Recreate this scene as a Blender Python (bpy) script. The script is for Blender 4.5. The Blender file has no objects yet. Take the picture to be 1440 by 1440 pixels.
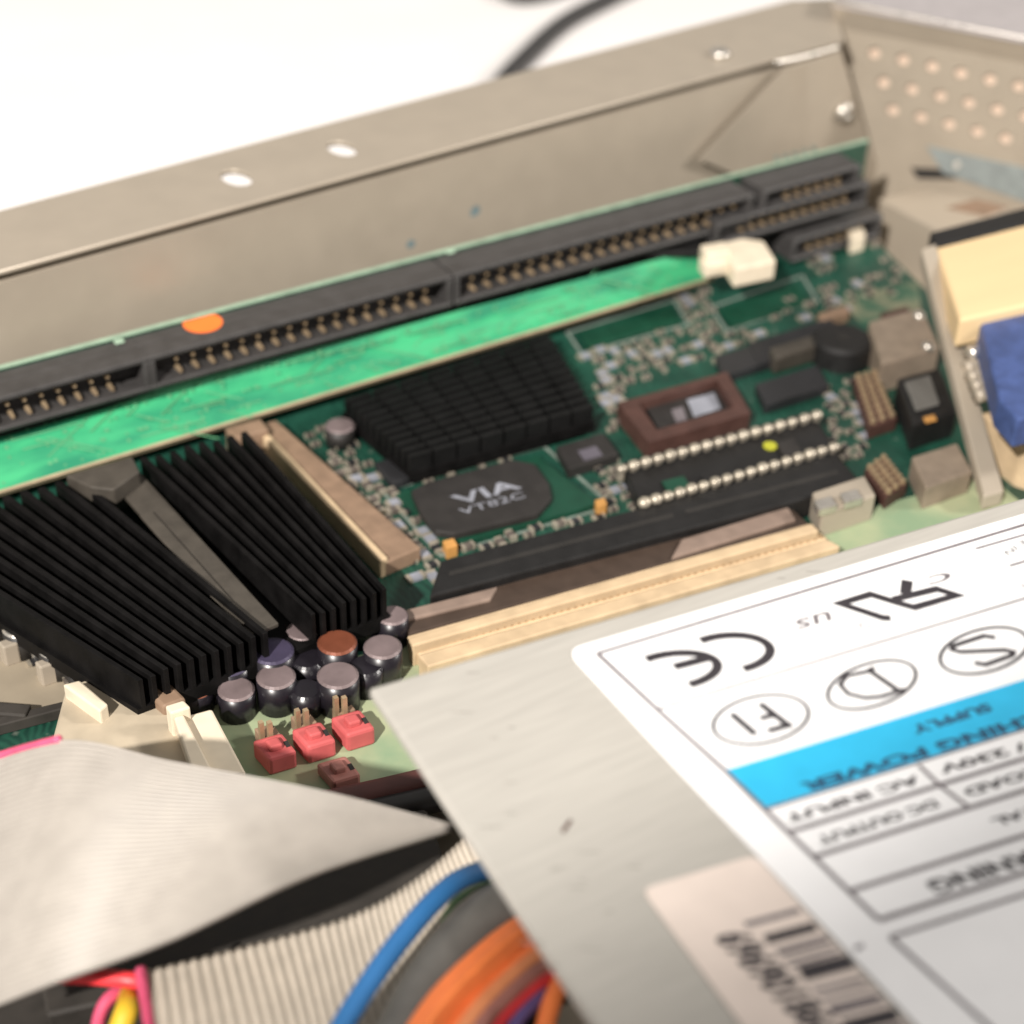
import bpy, bmesh, math, random
from mathutils import Vector, Matrix
random.seed(7)
U = 0.01                                   # everything below is in centimetres
SC = bpy.context.scene
COL = SC.collection

# ------------------------------------------------------------------ camera
RX = Vector((0.8577, -0.5143, 0.0271)).normalized()
BK = RX.cross(Vector((0.2831, 0.5128, 0.8106))).normalized()
UP = BK.cross(RX).normalized()
FPX, DIST = 2400.0, 30.0
CAM = BK * DIST
cd = bpy.data.cameras.new('camera'); cam = bpy.data.objects.new('camera', cd); COL.objects.link(cam)
m = Matrix((RX, UP, BK)).transposed().to_4x4(); m.translation = CAM * U
cam.matrix_world = m
cd.sensor_width = 36; cd.lens = 36 * FPX / 1440
cd.clip_start = 0.01; cd.clip_end = 20
cd.dof.use_dof = True; cd.dof.focus_distance = 0.243; cd.dof.aperture_fstop = 16
SC.camera = cam

# ------------------------------------------------------------------ light: room light + added key spot and fill lamp
w = bpy.data.worlds.new('World'); SC.world = w; w.use_nodes = True
bg = w.node_tree.nodes['Background']; bg.inputs[0].default_value = (1.0, 0.955, 0.905, 1); bg.inputs[1].default_value = 0.36
def area(name, loc, target, size, power, col):
    l = bpy.data.lights.new(name, 'AREA'); l.shape = 'RECTANGLE'; l.size = size[0]*U; l.size_y = size[1]*U
    l.energy = power; l.color = col
    o = bpy.data.objects.new(name, l); COL.objects.link(o)
    o.location = Vector(loc)*U
    o.rotation_euler = (Vector(target)-Vector(loc)).to_track_quat('-Z', 'Y').to_euler()
    return o
def spot(name, loc, target, cone, blend, radius, power, col):
    l = bpy.data.lights.new(name, 'SPOT'); l.spot_size = math.radians(cone); l.spot_blend = blend
    l.shadow_soft_size = radius*U; l.energy = power; l.color = col
    o = bpy.data.objects.new(name, l); COL.objects.link(o)
    o.location = Vector(loc)*U
    o.rotation_euler = (Vector(target)-Vector(loc)).to_track_quat('-Z', 'Y').to_euler()
    return o
spot('desk_lamp', (-84, -62, 84), (10, 20, 0), 18.7, 0.03, 1.6, 130.0, (1.0, 0.945, 0.885))  # added key spot; its cone edge draws the soft shadow over the label
area('ceiling_lamp', (110, -66, 80), (4, 2, 0), (16, 12), 15.0, (1.0, 0.95, 0.9))  # added unseen fill; lifts the wall and shades its corner
SC.view_settings.view_transform = 'Standard'; SC.view_settings.look = 'None'
SC.view_settings.exposure = 0.0; SC.view_settings.gamma = 1.0
SC.render.engine = 'CYCLES'

# ------------------------------------------------------------------ placing helpers
def P(px, py, z):                          # where the sight line through a picture point meets the level z
    d = RX*((px-720)/FPX) - UP*((py-720)/FPX) - BK
    return CAM + d*((z-CAM.z)/d.z)
class VPlane:                              # upright plane through two points
    def __init__(s, A, B):
        s.A = Vector(A); e = Vector(B)-s.A; e.z = 0; s.e = e.normalized(); s.n = Vector((s.e.y, -s.e.x, 0))   # n faces the viewer
        s.A = Vector((s.A.x, s.A.y, 0))
    def shifted(s, d):
        return VPlane(s.A+s.n*d, s.A+s.n*d+s.e)
    def hit(s, px, py):
        d = RX*((px-720)/FPX) - UP*((py-720)/FPX) - BK
        t = (s.A-CAM).dot(s.n)/d.dot(s.n); p = CAM+d*t
        return (p-s.A).dot(s.e), p.z
    def pt(s, u, z, off=0.0):
        return s.A + s.e*u + s.n*off + Vector((0, 0, z))

# ------------------------------------------------------------------ materials
def mat(name, col, rough=0.5, metal=0.0, var=0.12, scale=30.0, stretch=None, bump=0.0, spec=0.5, col2=None, thr=None, coat=0.0):
    M = bpy.data.materials.new(name); M.use_nodes = True
    N = M.node_tree.nodes; L = M.node_tree.links; b = N['Principled BSDF']
    b.inputs['Roughness'].default_value = rough; b.inputs['Metallic'].default_value = metal
    b.inputs['Specular IOR Level'].default_value = spec; b.inputs['Coat Weight'].default_value = coat
    geo = N.new('ShaderNodeNewGeometry'); mp = N.new('ShaderNodeMapping'); L.new(geo.outputs['Position'], mp.inputs['Vector'])
    mp.inputs['Scale'].default_value = stretch or (1, 1, 1)
    n = N.new('ShaderNodeTexNoise'); n.inputs['Scale'].default_value = scale*10; n.inputs['Detail'].default_value = 6
    L.new(mp.outputs[0], n.inputs['Vector'])
    r = N.new('ShaderNodeValToRGB'); L.new(n.outputs['Fac'], r.inputs[0])
    c2 = col2 or tuple(c*(1-var*1.6) for c in col)
    c1 = col if col2 else tuple(min(1, c*(1+var*0.6)) for c in col)
    lo, hi = thr or (0.32, 0.68)
    r.color_ramp.elements[0].position = lo; r.color_ramp.elements[0].color = (*c2, 1)
    r.color_ramp.elements[1].position = hi; r.color_ramp.elements[1].color = (*c1, 1)
    L.new(r.outputs[0], b.inputs['Base Color'])
    rr = N.new('ShaderNodeMapRange'); L.new(n.outputs['Fac'], rr.inputs['Value'])
    rr.inputs['To Min'].default_value = max(0.03, rough-0.1); rr.inputs['To Max'].default_value = min(1, rough+0.12)
    L.new(rr.outputs[0], b.inputs['Roughness'])
    if bump:
        bp = N.new('ShaderNodeBump'); bp.inputs['Strength'].default_value = bump; bp.inputs['Distance'].default_value = 0.0003
        L.new(n.outputs['Fac'], bp.inputs['Height']); L.new(bp.outputs[0], b.inputs['Normal'])
    return M
M = {}
M['table'] = mat('white_table', (0.9, 0.87, 0.85), 0.5, var=0.02, scale=2)
M['zinc'] = mat('zinc_steel', (0.40, 0.345, 0.275), 0.42, 0.2, var=0.025, scale=14, bump=0.03)
M['tray'] = mat('tray_steel', (0.42, 0.36, 0.28), 0.55, 0.12, var=0.2, scale=5)
M['bright_metal'] = mat('bright_metal', (0.66, 0.62, 0.56), 0.28, 0.8, var=0.12)
M['psu'] = mat('power_supply_steel', (0.455, 0.435, 0.395), 0.42, 0.12, var=0.05, scale=30, stretch=(0.3, 4, 4), bump=0.12)
M['label'] = mat('label_paper', (0.86, 0.86, 0.87), 0.35, var=0.015)
M['print'] = mat('black_print', (0.035, 0.03, 0.035), 0.5)
M['greyprint'] = mat('grey_print', (0.16, 0.14, 0.15), 0.5)
M['cyan'] = mat('cyan_print', (0.03, 0.45, 0.74), 0.35, var=0.04)
M['navy'] = mat('navy_print', (0.02, 0.07, 0.14), 0.5)
M['sticker'] = mat('barcode_paper', (0.73, 0.63, 0.565), 0.5, var=0.03)
M['black'] = mat('black_plastic', (0.052, 0.049, 0.048), 0.5, var=0.15)
M['slotblack'] = mat('slot_black', (0.010, 0.0095, 0.0095), 0.5, var=0.2)
M['fin'] = mat('anodised_black', (0.006, 0.0055, 0.0055), 0.55, 0.0, var=0.3, spec=0.12)
M['gold'] = mat('pin_gold', (0.50, 0.37, 0.23), 0.4, 0.5)
M['tin'] = mat('pin_tin', (0.46, 0.41, 0.33), 0.35, 0.5)
M['module'] = mat('green_module', (0.05, 0.40, 0.175), 0.4, 0.0, scale=13, stretch=(0.5, 2.0, 2.0), col2=(0.02, 0.22, 0.115), thr=(0.34, 0.62), coat=0.4)
M['pcbedge'] = mat('board_edge', (0.30, 0.42, 0.31), 0.6)
M['tanedge'] = mat('module_edge', (0.38, 0.30, 0.19), 0.6)
M['cream'] = mat('cream_plastic', (0.56, 0.42, 0.265), 0.5, var=0.12, scale=20)
M['ivory'] = mat('ivory_plastic', (0.70, 0.61, 0.47), 0.45, var=0.05)
M['tanplastic'] = mat('tan_socket', (0.25, 0.165, 0.11), 0.5, var=0.15)
M['brown'] = mat('brown_socket', (0.070, 0.032, 0.025), 0.55, var=0.15)
M['jack'] = mat('jack_shell', (0.29, 0.23, 0.175), 0.5, 0.2)
M['lilac'] = mat('lilac_mark', (0.10, 0.09, 0.11), 0.5)
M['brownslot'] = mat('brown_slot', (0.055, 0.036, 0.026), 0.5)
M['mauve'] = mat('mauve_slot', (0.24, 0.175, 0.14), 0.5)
M['smudge'] = mat('paint_smudge', (0.16, 0.22, 0.23), 0.6)
M['finb'] = mat('cast_black', (0.007, 0.007, 0.007), 0.5, var=0.2, spec=0.25)
M['scuff'] = mat('scuff_mark', (0.27, 0.25, 0.225), 0.6)
M['dimpour'] = mat('dusty_pour', (0.20, 0.20, 0.13), 0.5, scale=12, col2=(0.03, 0.10, 0.06), thr=(0.4, 0.6))
M['paleconn'] = mat('pale_connector', (0.46, 0.39, 0.29), 0.5, var=0.2, scale=8)
M['lavender'] = mat('cover_paint', (0.40, 0.37, 0.37), 0.5, var=0.05)
M['peach'] = mat('primed_sheet', (0.72, 0.56, 0.44), 0.6, var=0.05)
M['tracegreen'] = mat('trace_green', (0.11, 0.34, 0.17), 0.4)
M['w_paleorange'] = mat('wire_pale_orange', (0.80, 0.30, 0.13), 0.45)
M['strap'] = mat('clip_steel', (0.075, 0.065, 0.053), 0.5, 0.2, var=0.15)
M['chip'] = mat('chip_epoxy', (0.022, 0.0195, 0.018), 0.55, var=0.15)
M['chipprint'] = mat('chip_print', (0.27, 0.28, 0.32), 0.5)
M['substrate'] = mat('chip_substrate', (0.006, 0.050, 0.028), 0.4)
M['silk'] = mat('silkscreen', (0.17, 0.21, 0.18), 0.6)
M['smdbody'] = mat('smd_body', (0.12, 0.10, 0.085), 0.5, var=0.3)
M['smddark'] = mat('smd_dark', (0.02, 0.02, 0.022), 0.45)
M['red'] = mat('red_plastic', (0.50, 0.10, 0.10), 0.5, var=0.1)
M['rose'] = mat('faded_red_plastic', (0.40, 0.17, 0.14), 0.5, var=0.15)
M['orange'] = mat('orange_sticker', (0.98, 0.20, 0.03), 0.5, var=0.03)
M['capsleeve'] = mat('capacitor_sleeve', (0.012, 0.010, 0.014), 0.32)
M['captop'] = mat('capacitor_can', (0.19, 0.145, 0.145), 0.5, 0.2)
M['captopred'] = mat('capacitor_can_rust', (0.20, 0.06, 0.03), 0.45, 0.3)
M['captopviolet'] = mat('capacitor_can_violet', (0.055, 0.045, 0.085), 0.45, 0.3)
M['blueplug'] = mat('blue_plug', (0.055, 0.09, 0.24), 0.5, var=0.2)
M['creamplug'] = mat('cream_plug', (0.74, 0.55, 0.31), 0.5, var=0.05, scale=3, stretch=(0.4, 3, 3))
M['ribbon'] = mat('ribbon_grey', (0.365, 0.335, 0.30), 0.45, var=0.05)
M['ribbonunder'] = mat('ribbon_under', (0.60, 0.53, 0.44), 0.55, var=0.06)
M['pink'] = mat('ribbon_stripe', (0.72, 0.10, 0.20), 0.5)
M['w_blue'] = mat('wire_blue', (0.035, 0.17, 0.42), 0.38, var=0.06)
M['w_orange'] = mat('wire_orange', (0.92, 0.24, 0.07), 0.4, var=0.06)
M['w_red'] = mat('wire_red', (0.70, 0.05, 0.06), 0.4, var=0.06)
M['w_brightred'] = mat('wire_bright_red', (0.85, 0.05, 0.06), 0.4)
M['w_purple'] = mat('wire_purple', (0.12, 0.09, 0.24), 0.4)
M['w_yellow'] = mat('wire_yellow', (0.80, 0.52, 0.04), 0.4)
M['w_green'] = mat('wire_green', (0.16, 0.34, 0.13), 0.4)
M['w_black'] = mat('wire_black', (0.035, 0.033, 0.032), 0.42)
M['w_grey'] = mat('wire_grey', (0.13, 0.125, 0.115), 0.42)
M['maroon'] = mat('wire_maroon', (0.10, 0.035, 0.03), 0.5)
M['cage'] = mat('dark_cage', (0.035, 0.030, 0.025), 0.7, var=0.2)
M['bluetape'] = mat('blue_grey_foil', (0.30, 0.335, 0.33), 0.4, 0.2, var=0.1)
M['darkslot'] = mat('dark_gap', (0.02, 0.018, 0.016), 0.7)
M['yellowdot'] = mat('yellow_dot', (0.42, 0.42, 0.03), 0.5)
M['amber'] = mat('amber_part', (0.50, 0.25, 0.07), 0.5)
def pcb_material():                        # green lacquer with traces; its lit gloss is painted by separate pale sheets
    m_ = mat('board_green', (0.009, 0.056, 0.037), 0.45, scale=14, col2=(0.003, 0.024, 0.017), thr=(0.35, 0.62))
    N = m_.node_tree.nodes; L = m_.node_tree.links; b = N['Principled BSDF']
    base = b.inputs['Base Color'].links[0].from_socket
    geo = N.new('ShaderNodeNewGeometry')
    v = N.new('ShaderNodeTexVoronoi'); v.inputs['Scale'].default_value = 260; v.distance = 'MANHATTAN'; v.feature = 'F1'
    L.new(geo.outputs['Position'], v.inputs['Vector'])
    r = N.new('ShaderNodeValToRGB'); r.color_ramp.elements[0].position = 0.0; r.color_ramp.elements[0].color = (1, 1, 1, 1)
    r.color_ramp.elements[1].position = 0.22; r.color_ramp.elements[1].color = (0, 0, 0, 1); L.new(v.outputs['Distance'], r.inputs[0])
    wv = N.new('ShaderNodeTexWave'); wv.inputs['Scale'].default_value = 240; wv.inputs['Distortion'].default_value = 14; wv.inputs['Detail Scale'].default_value = 0.6
    L.new(geo.outputs['Position'], wv.inputs['Vector'])
    mx0 = N.new('ShaderNodeMixRGB'); mx0.inputs[2].default_value = (0.018, 0.095, 0.06, 1); L.new(base, mx0.inputs[1])
    mm = N.new('ShaderNodeMath'); mm.operation = 'MULTIPLY'; mm.inputs[1].default_value = 0.45; L.new(wv.outputs['Fac'], mm.inputs[0]); L.new(mm.outputs[0], mx0.inputs[0])
    mx = N.new('ShaderNodeMixRGB'); mx.inputs[2].default_value = (0.22, 0.24, 0.20, 1)
    m2 = N.new('ShaderNodeMath'); m2.operation = 'MULTIPLY'; m2.inputs[1].default_value = 0.5; L.new(r.outputs[0], m2.inputs[0])
    L.new(m2.outputs[0], mx.inputs[0]); L.new(mx0.outputs[0], mx.inputs[1])
    L.new(mx.outputs[0], b.inputs['Base Color'])
    return m_
M['pcb'] = pcb_material()
M['pour'] = mat('copper_pour', (0.36, 0.39, 0.24), 0.45, scale=7, col2=(0.22, 0.31, 0.19), thr=(0.35, 0.6))
M['paleboard'] = mat('beige_board', (0.32, 0.27, 0.20), 0.5, scale=7, var=0.15)

# ------------------------------------------------------------------ object helpers
WL = {None: Vector((0, 0, 0))}
def thing(name, label, cat, loc=(0, 0, 0), group=None, kind=None):
    o = bpy.data.objects.new(name, None); o.empty_display_size = 0.01; COL.objects.link(o)
    o.location = Vector(loc)*U; WL[o.name] = Vector(loc)
    tag(o, label, cat, group, kind); return o
def tag(o, label=None, cat=None, group=None, kind=None):
    if label: o['label'] = label
    if cat: o['category'] = cat
    if group: o['group'] = group
    if kind: o['kind'] = kind
    return o
def place(name, me, c, parent=None, rot=None):
    o = bpy.data.objects.new(name, me); COL.objects.link(o)
    base = WL[parent.name] if parent else Vector((0, 0, 0))
    if parent: o.parent = parent
    o.location = (Vector(c)-base)*U
    if rot is not None: o.rotation_euler = rot
    WL[o.name] = Vector(c)
    return o
def fin(name, bm, mats, parent=None, smooth=False):
    vs = [v.co for v in bm.verts]
    c = Vector([(min(v[i] for v in vs)+max(v[i] for v in vs))/2 for i in range(3)])
    c.z = min(v.z for v in vs)
    for v in bm.verts: v.co = (v.co-c)*U
    bmesh.ops.recalc_face_normals(bm, faces=bm.faces)
    if smooth:
        for f in bm.faces: f.smooth = True
    me = bpy.data.meshes.new(name); bm.to_mesh(me); bm.free()
    for mm in (mats if isinstance(mats, (list, tuple)) else [mats]): me.materials.append(M[mm])
    return place(name, me, c, parent)
def add_hexa(bm, bot, top, mi=0):
    n = len(bot); b = [bm.verts.new(p) for p in bot]; t = [bm.verts.new(p) for p in top]
    fs = [bm.faces.new(list(reversed(b))), bm.faces.new(t)]
    for i in range(n): fs.append(bm.faces.new((b[i], b[(i+1) % n], t[(i+1) % n], t[i])))
    for f in fs: f.material_index = mi
    return fs
def bev(bm, off, seg=2):
    bmesh.ops.recalc_face_normals(bm, faces=bm.faces)
    bmesh.ops.bevel(bm, geom=list(bm.edges), offset=off, segments=seg, profile=0.5, affect='EDGES', clamp_overlap=True)
def prism_pts(name, pts, z0, mats, parent=None, bevel=0.0):
    bm = bmesh.new(); add_hexa(bm, [Vector((p.x, p.y, z0)) for p in pts], pts)
    if bevel: bev(bm, bevel)
    return fin(name, bm, mats, parent)
def prism(name, quad, zt, zb, mats, parent=None, bevel=0.02):
    return prism_pts(name, [P(x, y, zt) for x, y in quad], zb, mats, parent, bevel)
def lerp(a, b, t): return a+(b-a)*t
def qpt(q, s, t):                          # bilinear point in a quad of vectors (TL, TR, BR, BL)
    return lerp(lerp(q[0], q[1], s), lerp(q[3], q[2], s), t)
def box_axes(bm, c, ex, ey, ez, mi=0):     # box from centre and half axes
    b = [c-ex-ey-ez, c+ex-ey-ez, c+ex+ey-ez, c-ex+ey-ez]; t = [p+ez*2 for p in b]
    return add_hexa(bm, b, t, mi)
def catmull(pts, n=10):
    out = []; p = [Vector(q) for q in pts]; p = [p[0]*2-p[1]]+p+[p[-1]*2-p[-2]]
    for i in range(1, len(p)-2):
        for k in range(n):
            t = k/n; a, b, c, d = p[i-1], p[i], p[i+1], p[i+2]
            out.append(0.5*((2*b)+(c-a)*t+(2*a-5*b+4*c-d)*t*t+(3*b-a-3*c+d)*t**3))
    out.append(p[-2]); return out
def tube(name, pts, r, mats, parent=None, seg=12, n=10):
    path = catmull(pts, n); bm = bmesh.new(); rings = []
    for i, q in enumerate(path):
        t = (path[min(i+1, len(path)-1)]-path[max(i-1, 0)]).normalized()
        a = t.cross(Vector((0, 0, 1))); a = a.normalized() if a.length > 1e-4 else Vector((1, 0, 0)); b = t.cross(a).normalized()
        rings.append([bm.verts.new(q+a*math.cos(2*math.pi*k/seg)*r+b*math.sin(2*math.pi*k/seg)*r) for k in range(seg)])
    for i in range(len(rings)-1):
        for k in range(seg): bm.faces.new((rings[i][k], rings[i][(k+1) % seg], rings[i+1][(k+1) % seg], rings[i+1][k]))
    bm.faces.new(rings[0]); bm.faces.new(list(reversed(rings[-1])))
    return fin(name, bm, mats, parent, smooth=True)
def cyl(bm, c, r, z0, z1, seg=24, mi=0, r1=None):
    r1 = r if r1 is None else r1
    add_hexa(bm, [Vector((c[0]+r*math.cos(2*math.pi*k/seg), c[1]+r*math.sin(2*math.pi*k/seg), z0)) for k in range(seg)],
                 [Vector((c[0]+r1*math.cos(2*math.pi*k/seg), c[1]+r1*math.sin(2*math.pi*k/seg), z1)) for k in range(seg)], mi)
def dome(name, c, n, r, h, mats, parent):  # screw head: dome with a cross recess ring
    n = Vector(n).normalized(); a = n.orthogonal().normalized(); b = n.cross(a)
    bm = bmesh.new(); prev = None
    prof = [(1, -0.1), (1, 0.35), (0.9, 0.7), (0.65, 0.93), (0.38, 1.0), (0.3, 0.62), (0.05, 0.6)]
    for rr, hh in prof:
        ring = [bm.verts.new(Vector(c)+(a*math.cos(2*math.pi*k/20)+b*math.sin(2*math.pi*k/20))*r*rr+n*h*hh) for k in range(20)]
        if prev:
            for k in range(20): bm.faces.new((prev[k], prev[(k+1) % 20], ring[(k+1) % 20], ring[k]))
        else: bm.faces.new(list(reversed(ring)))
        prev = ring
    bm.faces.new(prev)
    return fin(name, bm, mats, parent, smooth=True)
def plate(name, outer, holes, thick, O, ex, ey, mats, parent=None, seg=20, oval=1.0):
    """flat sheet with real holes: outline and holes in plane coordinates (cm)"""
    cu = bpy.data.curves.new(name, 'CURVE'); cu.dimensions = '2D'; cu.fill_mode = 'BOTH'; cu.extrude = thick/2
    def spl(pts):
        s = cu.splines.new('POLY'); s.points.add(len(pts)-1); s.use_cyclic_u = True
        for q, p in zip(s.points, pts): q.co = (p[0], p[1], 0, 1)
    spl(outer)
    for hx, hy, r in holes: spl([(hx+r*math.cos(2*math.pi*k/seg), hy+r*oval*math.sin(2*math.pi*k/seg)) for k in range(seg)])
    t = bpy.data.objects.new(name+'_src', cu); COL.objects.link(t)
    me = bpy.data.meshes.new_from_object(t.evaluated_get(bpy.context.evaluated_depsgraph_get()))
    bpy.data.objects.remove(t); bpy.data.curves.remove(cu)
    bm = bmesh.new(); bm.from_mesh(me); bpy.data.meshes.remove(me)
    bmesh.ops.remove_doubles(bm, verts=bm.verts, dist=1e-4)
    en = Vector(ex).cross(Vector(ey)).normalized()
    for v in bm.verts: v.co = Vector(O)+Vector(ex)*v.co.x+Vector(ey)*v.co.y+en*v.co.z
    return fin(name, bm, mats, parent)

# ================================================================== the setting
bm = bmesh.new(); add_hexa(bm, [Vector(p) for p in ((-60, -40, -4), (90, -40, -4), (90, 90, -4), (-60, 90, -4))], [Vector(p) for p in ((-60, -40, -2.6), (90, -40, -2.6), (90, 90, -2.6), (-60, 90, -2.6))])
tag(fin('table', bm, 'table'), kind='structure')

# ================================================================== computer case
ZF = 3.5
SA, SB = P(0, 385, ZF), P(1085, 88, ZF)
wall = VPlane(SA, SB)
case = thing('computer_case', 'open beige zinc steel computer case lying on its side', 'computer case', (2, 2, -2.4))
# floor tray
bm = bmesh.new(); add_hexa(bm, [Vector(p) for p in ((-16, -26, -2.4), (19, -26, -2.4), (16.5, 10.2, -2.4), (-16, 6.0, -2.4))], [Vector(p) for p in ((-16, -26, -1.0), (19, -26, -1.0), (16.5, 10.2, -1.0), (-16, 6.0, -1.0))])
fin('floor_tray', bm, 'tray', case)
uL = -7.0; uR = wall.hit(1183, 62)[0]
def wpt(u, z, o=0): return wall.pt(u, z, o)
bm = bmesh.new()
add_hexa(bm, [wpt(uL, -2.4, 0), wpt(uR, -2.4, 0), wpt(uR, -2.4, -0.12), wpt(uL, -2.4, -0.12)], [wpt(uL, ZF-0.19, 0), wpt(uR, ZF-0.19, 0), wpt(uR, ZF-0.19, -0.12), wpt(uL, ZF-0.19, -0.12)])
fin('side_wall', bm, 'zinc', case)
# flange on top of the wall, two punched holes
ex, ey = wall.e, -wall.n
def fl(px, py):
    p = P(px, py, ZF)-wall.A; return (p.dot(ex), p.dot(ey))
o0, o1 = fl(0, 300), fl(1113, 3)
sl = (o1[1]-o0[1])/(o1[0]-o0[0])
cR = fl(1168, 2)
outer = [(uL, 0.02), (uR+0.1, 0.02), (cR[0]+0.1, cR[1]), (o1[0], o1[1]), (uL, o0[1]+sl*(uL-o0[0]))]
hs = [(*fl(333, 253), 0.27), (*fl(481, 212), 0.26)]
plate('top_flange', outer, hs, 0.10, wall.A+Vector((0, 0, ZF)), ex, ey, 'zinc', case, oval=1.5)
# narrow groove between flange and wall: its back sits deep, so it reads dark
bm = bmesh.new()
add_hexa(bm, [wpt(uL, ZF-0.30, -0.125), wpt(uR, ZF-0.30, -0.125), wpt(uR, ZF-0.30, -0.5), wpt(uL, ZF-0.30, -0.5)],
             [wpt(uL, ZF-0.055, -0.40), wpt(uR, ZF-0.055, -0.40), wpt(uR, ZF-0.055, -0.5), wpt(uL, ZF-0.055, -0.5)])
fin('seam_back', bm, 'zinc', case)
dome('screw', P(1012, 78, ZF+0.05), (0, 0, 1), 0.24, 0.16, 'bright_metal', case)
for (x, y, w_) in ((668, 297, .14), (578, 343, .11)):
    u, z = wall.hit(x, y); bm = bmesh.new()
    vs = [bm.verts.new(wall.pt(u+math.cos(a)*w_*random.uniform(.7, 1.2), z+math.sin(a)*w_*random.uniform(.7, 1.2), 0.004)) for a in [2*math.pi*k/14 for k in range(14)]]
    bm.faces.new(vs); fin('paint_smudge', bm, 'smudge', case)
# corner bracket folded against the wall
def wq(px, py, o=0.1):
    v = wall.shifted(o); u, z = v.hit(px, py); return v.pt(u, z)
q = [wq(1100, 96), wq(1183, 70), wq(1247, 275), wq(1160, 300)]
bm = bmesh.new(); add_hexa(bm, [p-wall.n*0.09 for p in q], q); bev(bm, 0.03)
fin('corner_bracket', bm, 'zinc', case)
g = [wq(1104, 94, .24), wq(1150, 88, .02), wq(1158, 300, .02), wq(982, 224, .24)]  # added tilted plate standing in for the corner's triangular shadow
bm = bmesh.new(); add_hexa(bm, [p-wall.n*0.015 for p in g], g); fin('corner_gusset', bm, 'zinc', case)
dome('screw', wq(1186, 157, 0.12), wall.n, 0.25, 0.18, 'bright_metal', case)
tube('bracket_fold', [wq(1090, 88, 0.12), wq(1130, 80, 0.14), wq(1180, 66, 0.12)], 0.05, 'bright_metal', case)
# rear panel with perforation
RA, RB = P(1186, 39, 3.3), P(1440, 88, 3.3)
rear = VPlane(RA, RB)
def rh(px, py): return rear.hit(px, py)
holes = []
for (x0, y0), (dx, dy) in (((1228, 73), (40.6, 9.3)), ((1241, 114), (40.0, 9.6)), ((1254, 153), (39.6, 10.0))):
    for k in range(8): holes.append((*rh(x0+dx*k+1, y0+dy*k+2), 0.15))
uend = rh(1440, 88)[0]+3.2
plate('rear_panel', [(-0.1, -2.3), (uend, -2.3), (uend, 3.3), (-0.1, 3.3)], holes, 0.10, rear.A-rear.n*0.05, rear.e, Vector((0, 0, 1)), 'zinc', case, seg=14)
plate('inner_backing', [(-0.1, -2.3), (uend, -2.3), (uend, 3.25), (-0.1, 3.25)], [], 0.08, rear.A-rear.n*0.19, rear.e, Vector((0, 0, 1)), 'peach', case)
t0, t1 = rear.hit(1186, 39)[0], uend
bm = bmesh.new()
add_hexa(bm, [rear.pt(-0.1, 3.28, 0.0), rear.pt(t1, 3.28, 0.0), rear.pt(t1, 3.28, -0.1), rear.pt(-0.1, 3.28, -0.1)],
             [rear.pt(-0.35, 3.95, 0.22), rear.pt(t1, 3.88, 0.22), rear.pt(t1, 3.88, 0.12), rear.pt(-0.35, 3.95, 0.12)])
fin('panel_lip', bm, 'zinc', case)
tube('rim_wire', [rear.pt(-0.3, 3.95, 0.17), rear.pt(t1*0.5, 3.92, 0.17), rear.pt(t1, 3.89, 0.17)], 0.045, 'bright_metal', case)
prism('outer_cover', [(1172, 3), (1452, 57), (1560, -70), (1190, -90)], 3.93, 3.83, 'lavender', case, 0.0)
# foil strip on the rear panel and the slot under it
def rq(px, py, o): v = rear.shifted(o); u, z = v.hit(px, py); return v.pt(u, z)
q = [rq(1303, 206, 0.06), rq(1470, 243, 0.06), rq(1470, 294, 0.06), rq(1326, 243, 0.06)]
bm = bmesh.new(); add_hexa(bm, [p-rear.n*0.05 for p in q], q); fin('foil_strip', bm, 'bluetape', case)
dome('rivet', rq(1346, 232, 0.06), rear.n, 0.09, 0.05, 'bright_metal', case)
q = [rq(1281, 236, 0.02), rq(1322, 238, 0.02), rq(1345, 252, 0.02), rq(1290, 251, 0.02)]
bm = bmesh.new(); add_hexa(bm, [p-rear.n*0.015 for p in q], q); fin('slot_opening', bm, 'darkslot', case)
# pale mounting ledge behind the board corner, with a rusty patch
prism('mounting_ledge', [(1235, 280), (1300, 262), (1420, 292), (1330, 330)], 0.4, -1.0, 'zinc', case, 0.03)
prism('rust_patch', [(1330, 292), (1372, 280), (1420, 291), (1385, 304)], 0.412, 0.402, 'tanplastic', case, 0)

# ================================================================== motherboard
mb = thing('motherboard', 'green motherboard on the floor of the open case', 'motherboard', (0, -0.5, -0.16))
bx = [Vector(p) for p in ((-14, 5.4, 0), (12.9, 5.8, 0), (11.6, 0.6, 0), (8.4, -4.98, 0), (-14, -4.98, 0))]
prism_pts('board', bx, -0.16, 'pcb', mb)
def sheet(name, quad, z, mt, parent, h=0.012): return prism(name, quad, z+h, z, mt, parent, 0)
# thin pale layers on the lacquer, painted in for its lit gloss
sheet('copper_pour', [(230, 985), (600, 900), (720, 1060), (300, 1150)], 0.004, 'pour', mb)
sheet('copper_pour', [(1060, 760), (1390, 668), (1470, 735), (1110, 850)], 0.004, 'pour', mb)
sheet('copper_pour', [(1175, 420), (1290, 395), (1296, 440), (1215, 458)], 0.004, 'dimpour', mb)
sheet('pale_board_area', [(-60, 880), (15, 880), (120, 985), (-60, 1030)], 0.004, 'paleboard', mb)

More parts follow.
